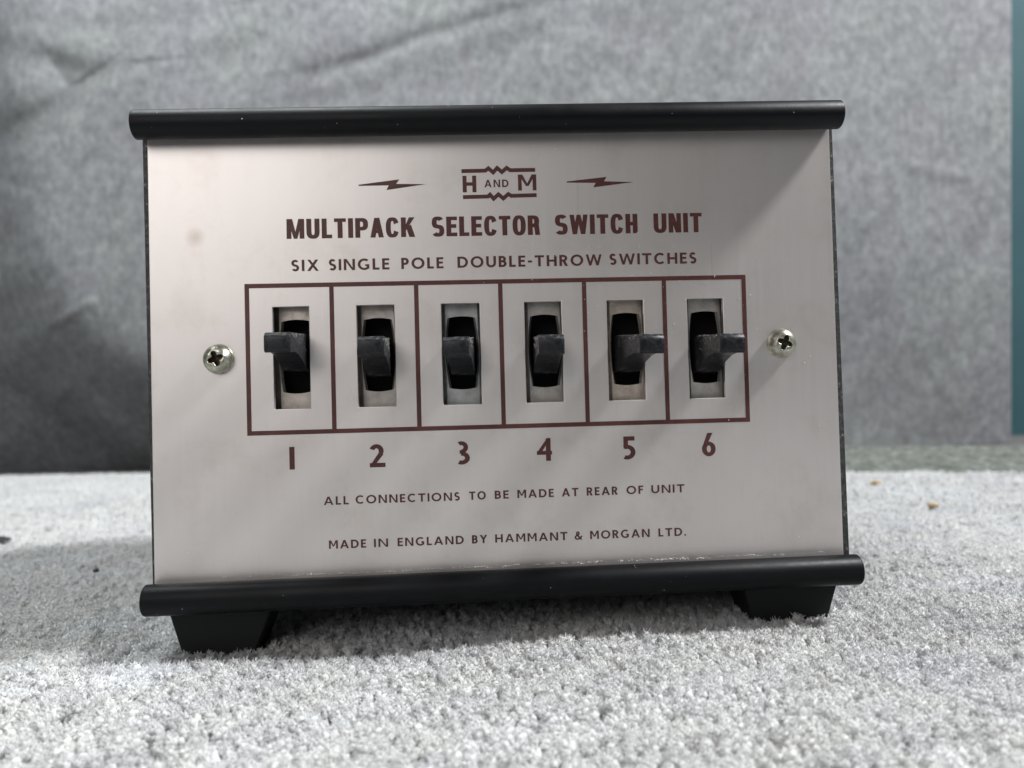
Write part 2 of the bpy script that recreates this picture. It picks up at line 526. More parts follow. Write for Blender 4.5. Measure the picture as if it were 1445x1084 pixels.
# the cloth hangs a hair off plumb
for v in bd.data.vertices:
    v.co.x += (v.co.z+0.07)*0.047 + max(0.0, v.co.y-0.55)*0.85*v.co.x/0.487*0.82
sm = bd.modifiers.new('thickness', 'SOLIDIFY'); sm.thickness = 0.0025; sm.offset = 1.0
bd['kind'] = 'structure'
wall = mesh_obj('wall', [(300, 690, -66), (1500, 690, -66), (1500, 690, 900), (300, 690, 900), (300, 720, -66), (1500, 720, -66), (1500, 720, 900), (300, 720, 900)],
                [(0, 1, 2, 3), (5, 4, 7, 6), (3, 2, 6, 7), (1, 5, 6, 2), (4, 0, 3, 7)], M_teal)
wall['kind'] = 'structure'

# grey-green rug fold behind the carpet at the right
V, Fc = [], []
nxr, nyr = 240, 60
for j in range(nyr+1):
    for i in range(nxr+1):
        x = 60 + 640*i/nxr; v = j/nyr
        y = 300 - 0.35*(x-160) + 150*v + 12*math.sin(x/70)
        prof = math.sin(math.pi*min(max(v*1.04, 0), 1))**0.6
        hgt = 17.0 + 2.6*math.sin((x-90)/95) - 0.006*(x-150)
        z = -65.5 + hgt*prof + 0.8*math.sin(x/7.0+j*.4)*math.sin(j*.9+x/11) + 0.7*random.uniform(-1, 1)*prof
        V.append((x, y, z))
for j in range(nyr):
    for i in range(nxr):
        a = j*(nxr+1)+i
        Fc.append((a, a+1, a+nxr+2, a+nxr+1))
rug = mesh_obj('folded_rug', V, Fc, M_rug, smooth=True)
rug['label'] = 'dark grey-green textured rug fold lying behind the pale carpet, right of the switch box'
rug['category'] = 'rug'

# ================================================================== the switch unit
unit = empty('switch_box', (0, 0.05, GZ*MM))
unit['label'] = 'switch box with satin metal front, six black levers and black bars, on grey carpet'
unit['category'] = 'switch box'
def under(o, p=unit):
    o.parent = p
    o.matrix_parent_inverse = Matrix.Translation(-Vector((0, 0.05, GZ*MM)))
    return o
TH = 0.0061                            # the faceplate sits a third of a degree off square

# --- faceplate with six windows
holes = [(-45.8, -38.6), (-29.05, -21.45), (-11.95, -4.15), (5.0, 12.6), (22.0, 29.6), (38.75, 46.25)]
HZ0, HZ1 = -9.75, 10.85
xb = [-70.0] + [v for h in holes for v in h] + [70.0]
zb = [-47.5, HZ0, HZ1, 48.6]
PT = 1.1
bm = bmesh.new()
vc = {}
def gv(i, k, y):
    key = (i, k, y)
    if key not in vc: vc[key] = bm.verts.new((xb[i]*MM, y*MM, zb[k]*MM))
    return vc[key]
def solid(i, k):
    return 0 <= i < len(xb)-1 and 0 <= k < 3 and not (k == 1 and i % 2 == 1)
for i in range(len(xb)-1):
    for k in range(3):
        if not solid(i, k): continue
        bm.faces.new((gv(i, k, 0), gv(i+1, k, 0), gv(i+1, k+1, 0), gv(i, k+1, 0)))
        bm.faces.new((gv(i, k, PT), gv(i, k+1, PT), gv(i+1, k+1, PT), gv(i+1, k, PT)))
        for (di, dk, e) in ((-1, 0, ((i, k), (i, k+1))), (1, 0, ((i+1, k), (i+1, k+1))), (0, -1, ((i, k), (i+1, k))), (0, 1, ((i, k+1), (i+1, k+1)))):
            if not solid(i+di, k+dk):
                (a, b1), (c, d1) = e
                bm.faces.new((gv(a, b1, 0), gv(c, d1, 0), gv(c, d1, PT), gv(a, b1, PT)))
panel = bm_obj('front_panel', bm, M_alu)
under(panel)
panel.rotation_euler = (0, TH, 0)
bevel(panel, 0.00012, 2, 50)

# --- printing: a small letter builder (shapes in mm on the faceplate)
class Ink:
    def __init__(self):
        self.v = []; self.f = []; self.k = 0
    def poly(self, pts):
        y = -0.030 - 0.0016*(self.k % 9); self.k += 1
        n = len(self.v)
        self.v += [(x, y, z) for x, z in pts]
        self.f.append(tuple(range(n, n+len(pts))))
    def strip(self, A, Bp):
        y = -0.030 - 0.0016*(self.k % 9); self.k += 1
        n = len(self.v)
        for (x, z), (x2, z2) in zip(A, Bp):
            self.v += [(x, y, z), (x2, y, z2)]
        for i in range(len(A)-1):
            a = n+2*i
            self.f.append((a, a+1, a+3, a+2))
    def line(self, pts, w):
        A, Bp = [], []
        n = len(pts)
        for i, p in enumerate(pts):
            d0 = Vector(pts[i])-Vector(pts[i-1]) if i > 0 else None
            d1 = Vector(pts[i+1])-Vector(pts[i]) if i < n-1 else None
            if d0 is None: d0 = d1
            if d1 is None: d1 = d0
            d0 = d0.normalized(); d1 = d1.normalized()
            n0 = Vector((-d0.y, d0.x)); n1 = Vector((-d1.y, d1.x))
            mt = (n0+n1).normalized()
            L_ = (w/2)/max(0.35, mt.dot(n0))
            A.append((p[0]+mt.x*L_, p[1]+mt.y*L_)); Bp.append((p[0]-mt.x*L_, p[1]-mt.y*L_))
        self.strip(A, Bp)
    def build(self, name):
        o = mesh_obj(name, self.v, self.f, M_ink)
        o.parent = panel
        return o

def glyph(ink, ch, x, z, W, Hh, sv, sh, p=2.0, skew=0.0):
    """letter ch at x,z (mm) with width W, height Hh, stem sv, bar sh, roundness p"""
    def T(u, v): return (x+u+skew*v, z+v)
    def R(u0, v0, u1, v1): ink.poly([T(u0, v0), T(u1, v0), T(u1, v1), T(u0, v1)])
    def Q(*a): ink.poly([T(a[i], a[i+1]) for i in range(0, len(a), 2)])
    def ring(cu, cv, ru, rv_, tu, tv, a0, a1, n=22):
        A, Bp = [], []
        for i in range(n+1):
            a = math.radians(a0+(a1-a0)*i/n)
            c, s = math.cos(a), math.sin(a)
            e = 2.0/p
            cc = math.copysign(abs(c)**e, c); ss = math.copysign(abs(s)**e, s)
            A.append(T(cu+ru*cc, cv+rv_*ss)); Bp.append(T(cu+(ru-tu)*cc, cv+(rv_-tv)*ss))
        ink.strip(A, Bp)
    H2 = Hh/2
    if ch == 'I': R(0, 0, W, Hh)
    elif ch == 'L': R(0, 0, sv, Hh); R(sv*.9, 0, W, sh)
    elif ch in 'EF':
        R(0, 0, sv, Hh); R(sv*.9, Hh-sh, W, Hh); R(sv*.9, H2-sh*.4, W*.92, H2+sh*.6)
        if ch == 'E': R(sv*.9, 0, W, sh)
    elif ch == 'H': R(0, 0, sv, Hh); R(W-sv, 0, W, Hh); R(sv*.9, H2-sh*.5, W-sv*.9, H2+sh*.5)
    elif ch == 'T': R(W/2-sv/2, 0, W/2+sv/2, Hh-sh*.9); R(0, Hh-sh, W, Hh)
    elif ch == 'N':
        R(0, 0, sv*.95, Hh); R(W-sv*.95, 0, W, Hh); Q(W-sv*1.15, 0, W-sv*.3, 0, sv*1.1, Hh, 0.15*sv, Hh)
    elif ch == 'M':
        R(0, 0, sv*.95, Hh); R(W-sv*.95, 0, W, Hh)
        vb = 0.0 if p > 2.2 else Hh*.28
        d = sv*.62
        Q(W/2-d*.55, vb, W/2+d*.55, vb, sv*1.15, Hh, 0.2*sv, Hh); Q(W/2-d*.55, vb, W/2+d*.55, vb, W-.2*sv, Hh, W-sv*1.15, Hh)
    elif ch == 'W':
        d = sv*.92; q = W*.27; h = W/2
        Q(q-d*.5, 0, q+d*.5, 0, d, Hh, 0, Hh); Q(q-d*.5, 0, q+d*.5, 0, h+d*.42, Hh, h-d*.42, Hh)
        Q(W-q-d*.5, 0, W-q+d*.5, 0, h+d*.42, Hh, h-d*.42, Hh); Q(W-q-d*.5, 0, W-q+d*.5, 0, W, Hh, W-d, Hh)
    elif ch == 'A':
        d = sv*1.02
        Q(0, 0, d, 0, W/2+d*.45, Hh, W/2-d*.5, Hh); Q(W-d, 0, W, 0, W/2+d*.5, Hh, W/2-d*.45, Hh)
        k = .28; R(W*.5*k+d*.5, Hh*.22, W-W*.5*k-d*.5, Hh*.22+sh*.85)
    elif ch == 'V': pass
    elif ch == 'X': d = sv*1.15; Q(0, 0, d, 0, W*.97, Hh, W*.97-d, Hh); Q(W-d, 0, W, 0, d, Hh, 0.02*W, Hh)
    elif ch == 'Y': d = sv*1.1; R(W/2-sv/2, 0, W/2+sv/2, Hh*.46); Q(W/2-sv/2, Hh*.44, W/2+sv*.5, Hh*.44, d, Hh, 0, Hh); Q(W/2-sv/2, Hh*.44, W/2+sv*.5, Hh*.44, W, Hh, W-d, Hh)
    elif ch == 'K':
        R(0, 0, sv, Hh); Q(sv*.9, Hh*.30, sv*.9, Hh*.60, W-sv*1.15, Hh, W*.99, Hh); Q(W-sv*1.12, 0, W*1.02, 0, W*.5+sv*.62, Hh*.64, W*.5-sv*.35, Hh*.47)
    elif ch == 'U':
        r = W/2; rv_ = min(Hh*.38, r*1.15)
        R(0, rv_, sv, Hh); R(W-sv, rv_, W, Hh); ring(r, rv_, r, rv_+Hh*.012, sv, sh*1.02, 180, 360)
    elif ch == 'O' or ch == '0': ring(W/2, H2, W/2, H2*1.03, sv, sh, 0, 360, 40)
    elif ch == 'C':
        if p > 2.2:
            ring(W/2, H2, W/2, H2*1.03, sv, sh, 22, 338, 36)
        else: ring(W*.56, H2, W*.56, H2*1.03, sv, sh, 47, 313, 32)
    elif ch == 'G':
        ring(W*.54, H2, W*.54, H2*1.03, sv, sh, 50, 322, 32); R(W*.96-sv, Hh*.12, W*.96, Hh*.5); R(W*.62, Hh*.5-sh*.85, W*.96-sv*.9, Hh*.5)
    elif ch == 'D':
        R(0, 0, sv, Hh); R(sv*.9, Hh-sh, W*.45, Hh); R(sv*.9, 0, W*.45, sh); ring(W*.44, H2, W*.56, H2, sv, sh, -90, 90)
    elif ch in 'PR':
        hb = Hh*(.46 if ch == 'P' else .49); ry = (Hh-hb+sh*.5)/2; cy = Hh-ry
        wu = W if ch == 'P' else W*.93
        R(0, 0, sv, Hh); R(sv*.9, Hh-sh, wu*.5, Hh); R(sv*.9, cy-ry, wu*.5, cy-ry+sh); ring(wu*.49, cy, wu*.51, ry, sv, sh, -90, 90)
        if ch == 'R':
            if p > 2.2: Q(W-sv*1.02, 0, W*.98, 0, W*.90, cy-ry+sh*.6, W*.90-sv, cy-ry+sh*.6)
            else: Q(W-sv*1.15, 0, W, 0, W*.42+sv*.8, cy-ry+sh*.5, W*.42-sv*.3, cy-ry+sh*.5)
    elif ch == 'B':
        R(0, 0, sv, Hh)
        ru = Hh*.25+sh*.2; rl = (Hh-2*ru+sh)/2
        for (cy, ry, ww) in ((Hh-ru, ru, W*.93), (rl, rl, W)):
            R(sv*.9, cy+ry-sh, ww*.5, cy+ry); R(sv*.9, cy-ry, ww*.5, cy-ry+sh); ring(ww*.49, cy, ww*.51, ry, sv, sh, -90, 90)
    elif ch == 'S':
        ry = (H2+sh*.5)/2*1.02; ru = W*.47
        ring(W*.49, Hh*1.015-ry, ru, ry, sv, sh, 28, 265); ring(W*.51, -Hh*.015+ry, W*.49, ry, sv, sh, 85, -150)
        ink.line([T(W*.40, H2+sh*.10), T(W*.62, H2-sh*.12)], sh*1.1)
    elif ch == '-': R(0, Hh*.36, W, Hh*.36+sh)
    elif ch == '.': R(0, 0, W, sh)
    elif ch == '&':
        ring(W*.42, Hh*.76, W*.24, Hh*.25, sv*.85, sh*.85, 0, 360); ring(W*.38, Hh*.28, W*.38, Hh*.30, sv*.9, sh*.9, 60, 330)
        Q(W-sv*1.2, 0, W, 0, W*.38, Hh*.66, W*.38-sv*.9, Hh*.62); ink.line([T(W*.66, Hh*.12), T(W*.92, Hh*.46)], sv*.8)
    elif ch == '1': R(0, 0, W, Hh)
    elif ch == '2':
        ring(W*.44, Hh*.71, W*.46, Hh*.30, sv, sh*.95, -35, 160); R(0, 0, W, sh)
        Q(0.0, sh*.3, sv*1.25, sh*.8, W*.90-sv*.05, Hh*.56, W*.90-sv*1.05, Hh*.62)
    elif ch == '3':
        R(W*.22, Hh*.47, W*.42, Hh*.47+sh*.8); ring(W*.36, Hh*.745, W*.52, Hh*.265, sv*.95, sh*.9, -90, 122); ring(W*.36, Hh*.275, W*.64, Hh*.285, sv, sh*.95, 96, -118)
    elif ch == '4':
        s_ = W*.60
        R(s_, 0, s_+sv, Hh*.98); R(0, Hh*.27, W, Hh*.27+sh*.9); Q(0, Hh*.27+sh*.5, sv*.95, Hh*.27+sh*.5, s_+sv, Hh, s_+sv*.3, Hh)
    elif ch == '5':
        R(W*.04, Hh*.46, W*.04+sv*.95, Hh); R(W*.04, Hh-sh, W*.93, Hh)
        ring(W*.32, Hh*.305, W*.66, Hh*.325, sv, sh*.95, 120, -118)
    elif ch == '6':
        ring(W*.5, Hh*.31, W*.5, Hh*.325, sv, sh*.9, 0, 360, 36)
        Q(0.02*W, Hh*.38, sv*1.0, Hh*.46, W*.80, Hh*1.02, W*.80-sv*1.1, Hh*1.02)

GILL = dict(A=.90, B=.60, C=.82, D=.80, E=.53, F=.50, G=.88, H=.77, I=.15, L=.50, M=.92, N=.82, O=.98, P=.57, R=.66, S=.54, T=.72, U=.75, W=1.22, X=.80, Y=.78, K=.68)
GILL.update({'-': .32, '.': .16, '&': .80})
BOLD = dict(M=.86, U=.64, L=.50, T=.58, I=.24, P=.63, A=.66, C=.64, K=.68, S=.63, E=.54, O=.66, R=.62, W=.90, H=.60, N=.62)
def word(ink, text, x0, x1, z, Hh, font, stem, bar, gap, p=2.0):
    nat = sum(font[c] for c in text) + gap*(len(text)-1)
    k = (x1-x0)/nat
    x = x0
    for c in text:
        W = font[c]*k
        if c == 'I': W = stem*Hh
        extra = (font[c]*k - W)/2
        glyph(ink, c, x+extra, z, W, Hh, stem*Hh, bar*Hh, p)
        x += (font[c]+gap)*k
def loc(xw, zw): return xw - TH*zw, zw + TH*xw

def text_line(name, words, zw, Hh, font, stem, bar, gap, p=2.0):
    ink = Ink()
    for (t, a, c) in words:
        xm = (a+c)/2
        z0 = zw[0] + (zw[1]-zw[0])*(xm-words[0][1])/(words[-1][2]-words[0][1])
        xa, zl = loc(a, z0 + TH*(a-xm)*0 ); xc, _ = loc(c, z0)
        zl = z0 + TH*xm
        word(ink, t, xa, xc, zl, Hh, font, stem, bar, gap, p)
    return ink.build(name)
text_line('title_lettering', [('MULTIPACK', -42.55, -16.75), ('SELECTOR', -13.35, 8.85), ('SWITCH', 11.9, 29.05), ('UNIT', 32.4, 42.5)],
          (24.85, 24.40), 4.02, BOLD, .250, .185, .105, 2.6)
text_line('subtitle_lettering', [('SIX', -41.8, -36.3), ('SINGLE', -34.3, -22.1), ('POLE', -19.7, -11.15), ('DOUBLE-THROW', -8.3, 21.35), ('SWITCHES', 22.95, 41.1)],
          (18.28, 17.95), 2.28, GILL, .235, .188, .20)
text_line('connection_lettering', [('ALL', -36.6, -31.6), ('CONNECTIONS', -30.25, -9.3), ('TO', -7.4, -4.0), ('BE', -2.2, .65), ('MADE', 2.4, 9.85), ('AT', 11.5, 14.9),
          ('REAR', 16.6, 23.0), ('OF', 24.8, 28.3), ('UNIT', 29.95, 36.85)], (-29.03, -29.22), 1.68, GILL, .235, .188, .22)
text_line('maker_lettering', [('MADE', -35.8, -28.4), ('IN', -26.8, -24.0), ('ENGLAND', -22.1, -8.75), ('BY', -7.1, -4.0), ('HAMMANT', -2.4, 12.35), ('&', 13.8, 15.45),
          ('MORGAN', 17.0, 29.3), ('LTD.', 31.1, 36.8)], (-37.82, -38.12), 1.68, GILL, .235, .188, .22)
for c, a, e, zb_, hh in (('1', -43.2, -42.15, -21.65, 4.55), ('2', -27.2, -24.05, -21.8, 4.6), ('3', -9.65, -7.0, -21.85, 4.65), ('4', 6.65, 9.75, -21.75, 4.65), ('5', 24.4, 27.0, -22.0, 4.65), ('6', 40.8, 43.65, -21.95, 4.65)):
    ink = Ink()
    xa, zl = loc(a, zb_)
    glyph(ink, c, xa, zl, e-a, hh, 1.0, .88)
    o = ink.build('printed_numeral')
    o['label'] = 'maroon printed numeral ' + c
# logo
ink = Ink()
def W2(p): return loc(*p)
ink.line([W2(q) for q in ((-6.9, 38.0), (-2.0, 38.02), (-1.37, 38.48), (-.42, 37.62), (.42, 38.52), (1.36, 37.66), (2.38, 38.5), (3.05, 38.02), (8.23, 38.0))], .80)
ink.line([W2(q) for q in ((-6.75, 32.66), (-1.6, 32.68), (-1.2, 33.05), (-.5, 32.2), (.52, 33.08), (1.5, 32.22), (2.55, 33.1), (3.15, 32.72), (8.36, 32.78))], .80)
for c, a, e, z0, hh, sv, sh in (('H', -6.75, -3.95, 33.62, 3.42, .82, .7), ('M', 4.6, 8.37, 33.78, 3.3, .80, .7)):
    xa, zl = loc(a, z0); glyph(ink, c, xa, zl, e-a, hh, sv, sh)
xa, zl = loc(-2.3, 34.58)
word(ink, 'AND', xa, xa+4.95, zl, 1.55, GILL, .215, .18, .24)
ink.build('logo')
def boltshape(pts):
    ink = Ink()
    q = [W2(p_) for p_ in pts]
    # two darts that meet in the middle
    ink.poly([q[0], q[1], q[2], q[5], q[6]][::-1])
    ink.poly([q[2], q[3], q[4], q[5]][::-1])
    o = ink.build('lightning_bolt')
    return o
boltshape([(-27.85, 35.60), (-19.6, 36.55), (-20.25, 35.62), (-14.2, 35.47), (-22.25, 34.40), (-21.75, 35.35), (-27.85, 35.36)])
boltshape([(14.7, 35.48), (22.95, 36.28), (22.4, 35.36), (28.5, 35.10), (20.15, 34.15), (20.65, 35.08), (14.7, 35.24)])
# cell frame: outer rectangle and dividers
ink = Ink()
fx0, fx1 = -51.3, 51.2; fz0, fz1 = -14.9, 15.62; lw = .90
ink.poly([(fx0, fz1-lw), (fx1, fz1-lw), (fx1, fz1), (fx0, fz1)]); ink.poly([(fx0, fz0), (fx1, fz0), (fx1, fz0+lw), (fx0, fz0+lw)])
ink.poly([(fx0, fz0+lw), (fx0+lw, fz0+lw), (fx0+lw, fz1-lw), (fx0, fz1-lw)]); ink.poly([(fx1-lw, fz0+lw), (fx1, fz0+lw), (fx1, fz1-lw), (fx1-lw, fz1-lw)])
for dx in (-33.98, -16.92, .19, 17.42, 34.02):
    ink.poly([(dx-lw/2, fz0+lw), (dx+lw/2, fz0+lw), (dx+lw/2, fz1-lw), (dx-lw/2, fz1-lw)])
ink.build('printed_frame')

# --- bars (rounded extrusions) along top and bottom front edges
def bar_profile(zc, r, yc, back):
    pr = []
    for i in range(44):
        a = 2*math.pi*i/44
        pr.append((yc + r*math.cos(a), zc + r*math.sin(a)))
    return pr
for (zc, r) in ((47.45, 2.87), (-45.85, 3.05)):
    o = extrude_profile(bar_profile(zc, r, -3.0, 4.5), -70.95, 71.25, 'edge_bar', M_black, None)
    for p in o.data.polygons:
        if len(p.vertices) == 4 and abs(p.normal.x) < .5: p.use_smooth = True
    o.data.update()
    bevel(o, 0.00035, 3, 60)
    under(o)
    o['label'] = 'black rounded bar along the %s edge of the front' % ('top' if zc > 0 else 'bottom')

# --- case behind the faceplate: open-fronted shell
def shell():
    bm = bmesh.new()
    x0, x1, y0, y1, z0, z1, t = -70.75, 71.1, 0.4, 118, -48.3, 49.6, 1.6
    out = [bm.verts.new((x*MM, y*MM, z*MM)) for y in (y0, y1) for x, z in ((x0, z0), (x1, z0), (x1, z1), (x0, z1))]
    inn = [bm.verts.new((x*MM, y*MM, z*MM)) for y in (y0, y1-t) for x, z in ((x0+t, z0+t), (x1-t, z0+t), (x1-t, z1-t), (x0+t, z1-t))]
    for i in range(4):
        j = (i+1) % 4
        bm.faces.new((out[i], out[j], out[4+j], out[4+i]))
        bm.faces.new((inn[i], inn[4+i], inn[4+j], inn[j]))
        bm.faces.new((out[i], inn[i], inn[j], out[j]))
    bm.faces.new(out[4:]); bm.faces.new(inn[4:])
    return bm
case = bm_obj('case', shell(), M_side)
under(case)
for v in case.data.vertices:           # clear the faceplate edge
    if abs(v.co.y - 0.0004) < 1e-5 and abs(abs(v.co.x)-0.0694) < 0.0006: pass

# --- feet: tapered blocks
def foot(x0, x1, y0, y1):
    cx_ = (x0+x1)/2; zt, zb2 = -48.3, -59.6
    t0, t1 = x0, x1; b0, b1 = x0+(3.1 if x0 < 0 else 3.0), x1-4.6 if x0 < 0 else x1-3.4
    v = []
    for (z, a, c, ya, yb) in ((zt, t0, t1, y0, y1), (zb2, b0, b1, y0+.5, y1-.5)):
        v += [(a, ya, z), (c, ya, z), (c, yb, z), (a, yb, z)]
    o = mesh_obj('foot', v, [(0, 1, 2, 3), (7, 6, 5, 4), (0, 4, 5, 1), (1, 5, 6, 2), (2, 6, 7, 3), (3, 7, 4, 0)], M_foot)
    bevel(o, 0.0004, 3, 30)
    return under(o)
for (a0, a1) in FEET:
    foot(a0, a1, 2.4, 15); foot(a0, a1, 98, 110)

# --- switches
ocx = [-41.85, -25.1, -7.9, 9.3, 26.5, 43.2]
tipx = [-41.7, -24.5, -9.0, 9.0, 28.3, 43.5]
tipz = [2.9, 1.55, 1.2, 0.95, 0.8, 0.35]
def plate_mesh(cx_, cz_):
    """strap with a barrel-shaped slot, edges rolled back; local mm"""
    v, f = [], []
    n = 14
    zh = 7.25
    def halfw(tz):
        return 2.75 + 0.62*(1-tz*tz)
    for i in range(n+1):
        t = -1+2*i/n
        z = cz_+t*zh
        hw = halfw(t)
        for s in (-1, 1):
            v.append((cx_+s*(hw+.10), 3.0, z))                    # slot edge
            v.append((cx_+s*max(3.35, hw+.2), 3.0, z))               # outer edge
            v.append((cx_+s*max(3.62, hw+.42), 3.2, z))
            v.append((cx_+s*5.3, 4.0, z))               # flange back
            v.append((cx_+s*(hw-.28), 3.8, z))                    # slot depth
    st_ = 10
    for i in range(n):
        a = i*st_; c = a+st_
        for s in (0, 5):
            for q in ((0, 1), (1, 2), (2, 3), (4, 0)):
                f.append((a+s+q[0], a+s+q[1], c+s+q[1], c+s+q[0]))
    # end pads
    for sgn, row in ((-1, 0), (1, n*st_)):
        zc = cz_+sgn*zh
        zo = cz_+sgn*12.5
        k = len(v)
        arc = []
        m_ = 8
        for i in range(m_+1):
            u = -1+2*i/m_
            arc.append(len(v)); v.append((cx_+u*2.75, 3.0, zc+sgn*0.35*(1-u*u)))
        back = []
        for i in range(m_+1):
            u = -1+2*i/m_
            back.append(len(v)); v.append((cx_+u*2.75, 3.5, zc+sgn*0.35*(1-u*u)))
        top = []
        for i in range(m_+1):
            u = -1+2*i/m_
            top.append(len(v)); v.append((cx_+u*3.35, 3.0, zo))
        for i in range(m_):
            f.append((arc[i], arc[i+1], top[i+1], top[i])); f.append((arc[i], arc[i+1], back[i+1], back[i]))
        for s, (ai, so) in enumerate(((0, 0), (m_, 5))):
            sg = -1 if s == 0 else 1
            o1 = row+so+1
            f.append((arc[ai], o1, top[ai]))
            # flange of the pad
            a = len(v); v.append((cx_+sg*5.3, 4.0, zo)); v.append((cx_+sg*3.62, 3.2, zo))
            f.append((o1, row+so+2, a+1, top[ai])); f.append((row+so+2, row+so+3, a, a+1))
    return v, f
def lever_mesh():
    """wedge dolly: thick at the root, rounded bar at the tip (pivot at origin)"""
    r = 1.82
    prof = [(6.5, 2.8), (2.0, 2.7), (-6.0, 2.25)]
    prof.append((-11.9, 1.95))
    for i in range(6):
        a = math.radians(95 + 85*i/5)
        prof.append((-12.6 + 1.35*math.cos(a), 0.58 + 1.35*math.sin(a)))
    for i in range(5):
        a = math.radians(180 + 85*i/4)
        prof.append((-13.25 + .7*math.cos(a), -1.15 + .7*math.sin(a)))
    prof += [(-10.0, -1.55), (-6.5, -1.9), (-2.5, -3.0), (1.5, -4.7), (6.5, -5.2)]
    bm = bmesh.new()
    def half(y): return (2.42 if y < -6 else 2.42 + 0.06*(y+6)/8)*MM
    a = [bm.verts.new((-half(y), y*MM, z*MM)) for y, z in prof]
    c = [bm.verts.new((half(y), y*MM, z*MM)) for y, z in prof]
    n = len(prof)
    for i in range(n):
        f = bm.faces.new((a[i], a[(i+1) % n], c[(i+1) % n], c[i]))
        f.smooth = 2 <= i <= 14
    bm.faces.new(a); bm.faces.new(c)
    bmesh.ops.recalc_face_normals(bm, faces=bm.faces)
    me_ = bpy.data.meshes.new('lever'); bm.to_mesh(me_); bm.free()
    me_.materials.append(M_lever)
    return me_
lev = lever_mesh()
words6 = ['tan', 'brown', 'grey', 'dull brown', 'coppery', 'olive grey']
for i in range(6):
    sw = empty('lever_switch', (0, 0, 0)); under(sw)
    sw['label'] = 'black lever switch above numeral %d, %s metal strap inside' % (i+1, words6[i])
    cz_ = 0.95 - TH*ocx[i]
    v, f = plate_mesh(ocx[i], cz_)
    o = mesh_obj('strap_plate', v, f, M_pl[i], parent=sw)
    hb = box('switch_housing', ocx[i]-4.3, ocx[i]+4.3, 8.05, 24, cz_-13, cz_+13, M_dark, sw)
    # open slot interior: dark tray behind the strap
    lv = bpy.data.objects.new('lever', lev); COL.objects.link(lv); lv.parent = sw
    yw = math.atan2(tipx[i]-ocx[i], 18.0)
    lv.location = (ocx[i]*MM+math.sin(yw)*0.002, 0, (tipz[i]+[.1, 0, 0, .1, 0, -.1][i])*MM)
    lv.rotation_euler = (math.radians([0.4, -.5, 0.3, 0, .6, -.3][i]), math.radians([.6, -.8, -.5, 1.0, .7, .9][i]), yw)
    bv = bevel(lv, 0.00014, 2, 40)

# --- screws
def screw(xw, zw, rot, r=2.92):
    s = empty('panel_screw', (0, 0, 0)); under(s)
    s['label'] = 'domed cross-head screw at the %s side of the front' % ('left' if xw < 0 else 'right')
    NA = 64
    def star(a):
        q = abs(math.cos(2*(a-rot)))
        return 0.78 + 0.80*q**1.5
    v, f = [], []
    rings = []
    # dome from rim to recess edge
    for (rad, y) in ((r*1.0, 0.0), (r*1.0, -0.35), (r*.965, -0.75), (r*.88, -1.22), (r*.76, -1.62), (r*.62, -1.9), (None, -2.08), (-1, -1.95), (-.8, -1.0), (-.3, -.6)):
        ring_ = []
        for k in range(NA):
            a = 2*math.pi*k/NA
            if rad is None: rr_ = star(a)+.10
            elif rad < 0: rr_ = star(a)*(-rad)
            else: rr_ = rad
            ring_.append(len(v)); v.append((rr_*math.cos(a), y, rr_*math.sin(a)))
        rings.append(ring_)
    for q in range(7):
        for k in range(NA):
            f.append((rings[q][k], rings[q][(k+1) % NA], rings[q+1][(k+1) % NA], rings[q+1][k]))
    h = mesh_obj('screw_head', v, f, M_screw, smooth=True)
    h.parent = s; h.location = (xw*MM, -0.0004, zw*MM)
    v2 = []; f2 = []
    for q in (7, 8, 9):
        for k in range(NA): v2.append(v[rings[q][k]])
    for q in range(2):
        for k in range(NA):
            f2.append((q*NA+k, q*NA+(k+1) % NA, (q+1)*NA+(k+1) % NA, (q+1)*NA+k))
    f2.append(tuple(2*NA+k for k in range(NA)))
    c = mesh_obj('cross_recess', v2, f2, M_recess)
    c.parent = s; c.location = h.location
    # thin washer ring under the head
    v3, f3 = [], []
    for (rad, y) in ((r*1.0, -0.03), (r*1.03, -0.05), (r*1.04, -.15), (r*1.02, -.3), (r*.9, -.42)):
        for k in range(NA):
            a = 2*math.pi*k/NA
            v3.append((rad*math.cos(a), y, rad*math.sin(a)))
    for q in range(4):
        for k in range(NA):
            f3.append((q*NA+k, q*NA+(k+1) % NA, (q+1)*NA+(k+1) % NA, (q+1)*NA+k))
    w_ = mesh_obj('washer', v3, f3, M_screw, smooth=True)
    w_.parent = s; w_.location = (xw*MM, 0, zw*MM)
screw(-56.6, 0.95, math.radians(20))
screw(58.2, 0.85, math.radians(-22))

# --- dust: flecks and lint on the front (nobody could count them)
v, f = [], []
def fleck(x, y, z, s, ln=1.0, ang=0.0):
    n = len(v)
    c, sn = math.cos(ang), math.sin(ang)
    for (a, b2, h) in ((-1, 0, 0), (0, -1, 0), (1, 0, 0), (0, 1, 0), (0, 0, -1), (0, 0, 1)):
        a *= ln*random.uniform(.7, 1.3); b2 *= random.uniform(.7, 1.3)
        v.append((x+s*(a*c-b2*sn), y+s*h*.5, z+s*(a*sn+b2*c)))
    for t in ((0, 1, 4), (1, 2, 4), (2, 3, 4), (3, 0, 4), (1, 0, 5), (2, 1, 5), (3, 2, 5), (0, 3, 5)):
        f.append(tuple(n+q for q in t))
r_ = random
for k in range(230):                   # scattered over the faceplate, denser to the right
    x = r_.uniform(-68, 68) if k < 90 else r_.triangular(-20, 69, 45)
    z = r_.uniform(-40, 43) if k < 90 else r_.triangular(-25, 30, 6)
    if any(h0-.2 < x < h1+.2 for h0, h1 in holes) and -10.2 < z < 11.2: continue
    fleck(x, -.05, z, r_.choice((.06, .07, .09, .13)))
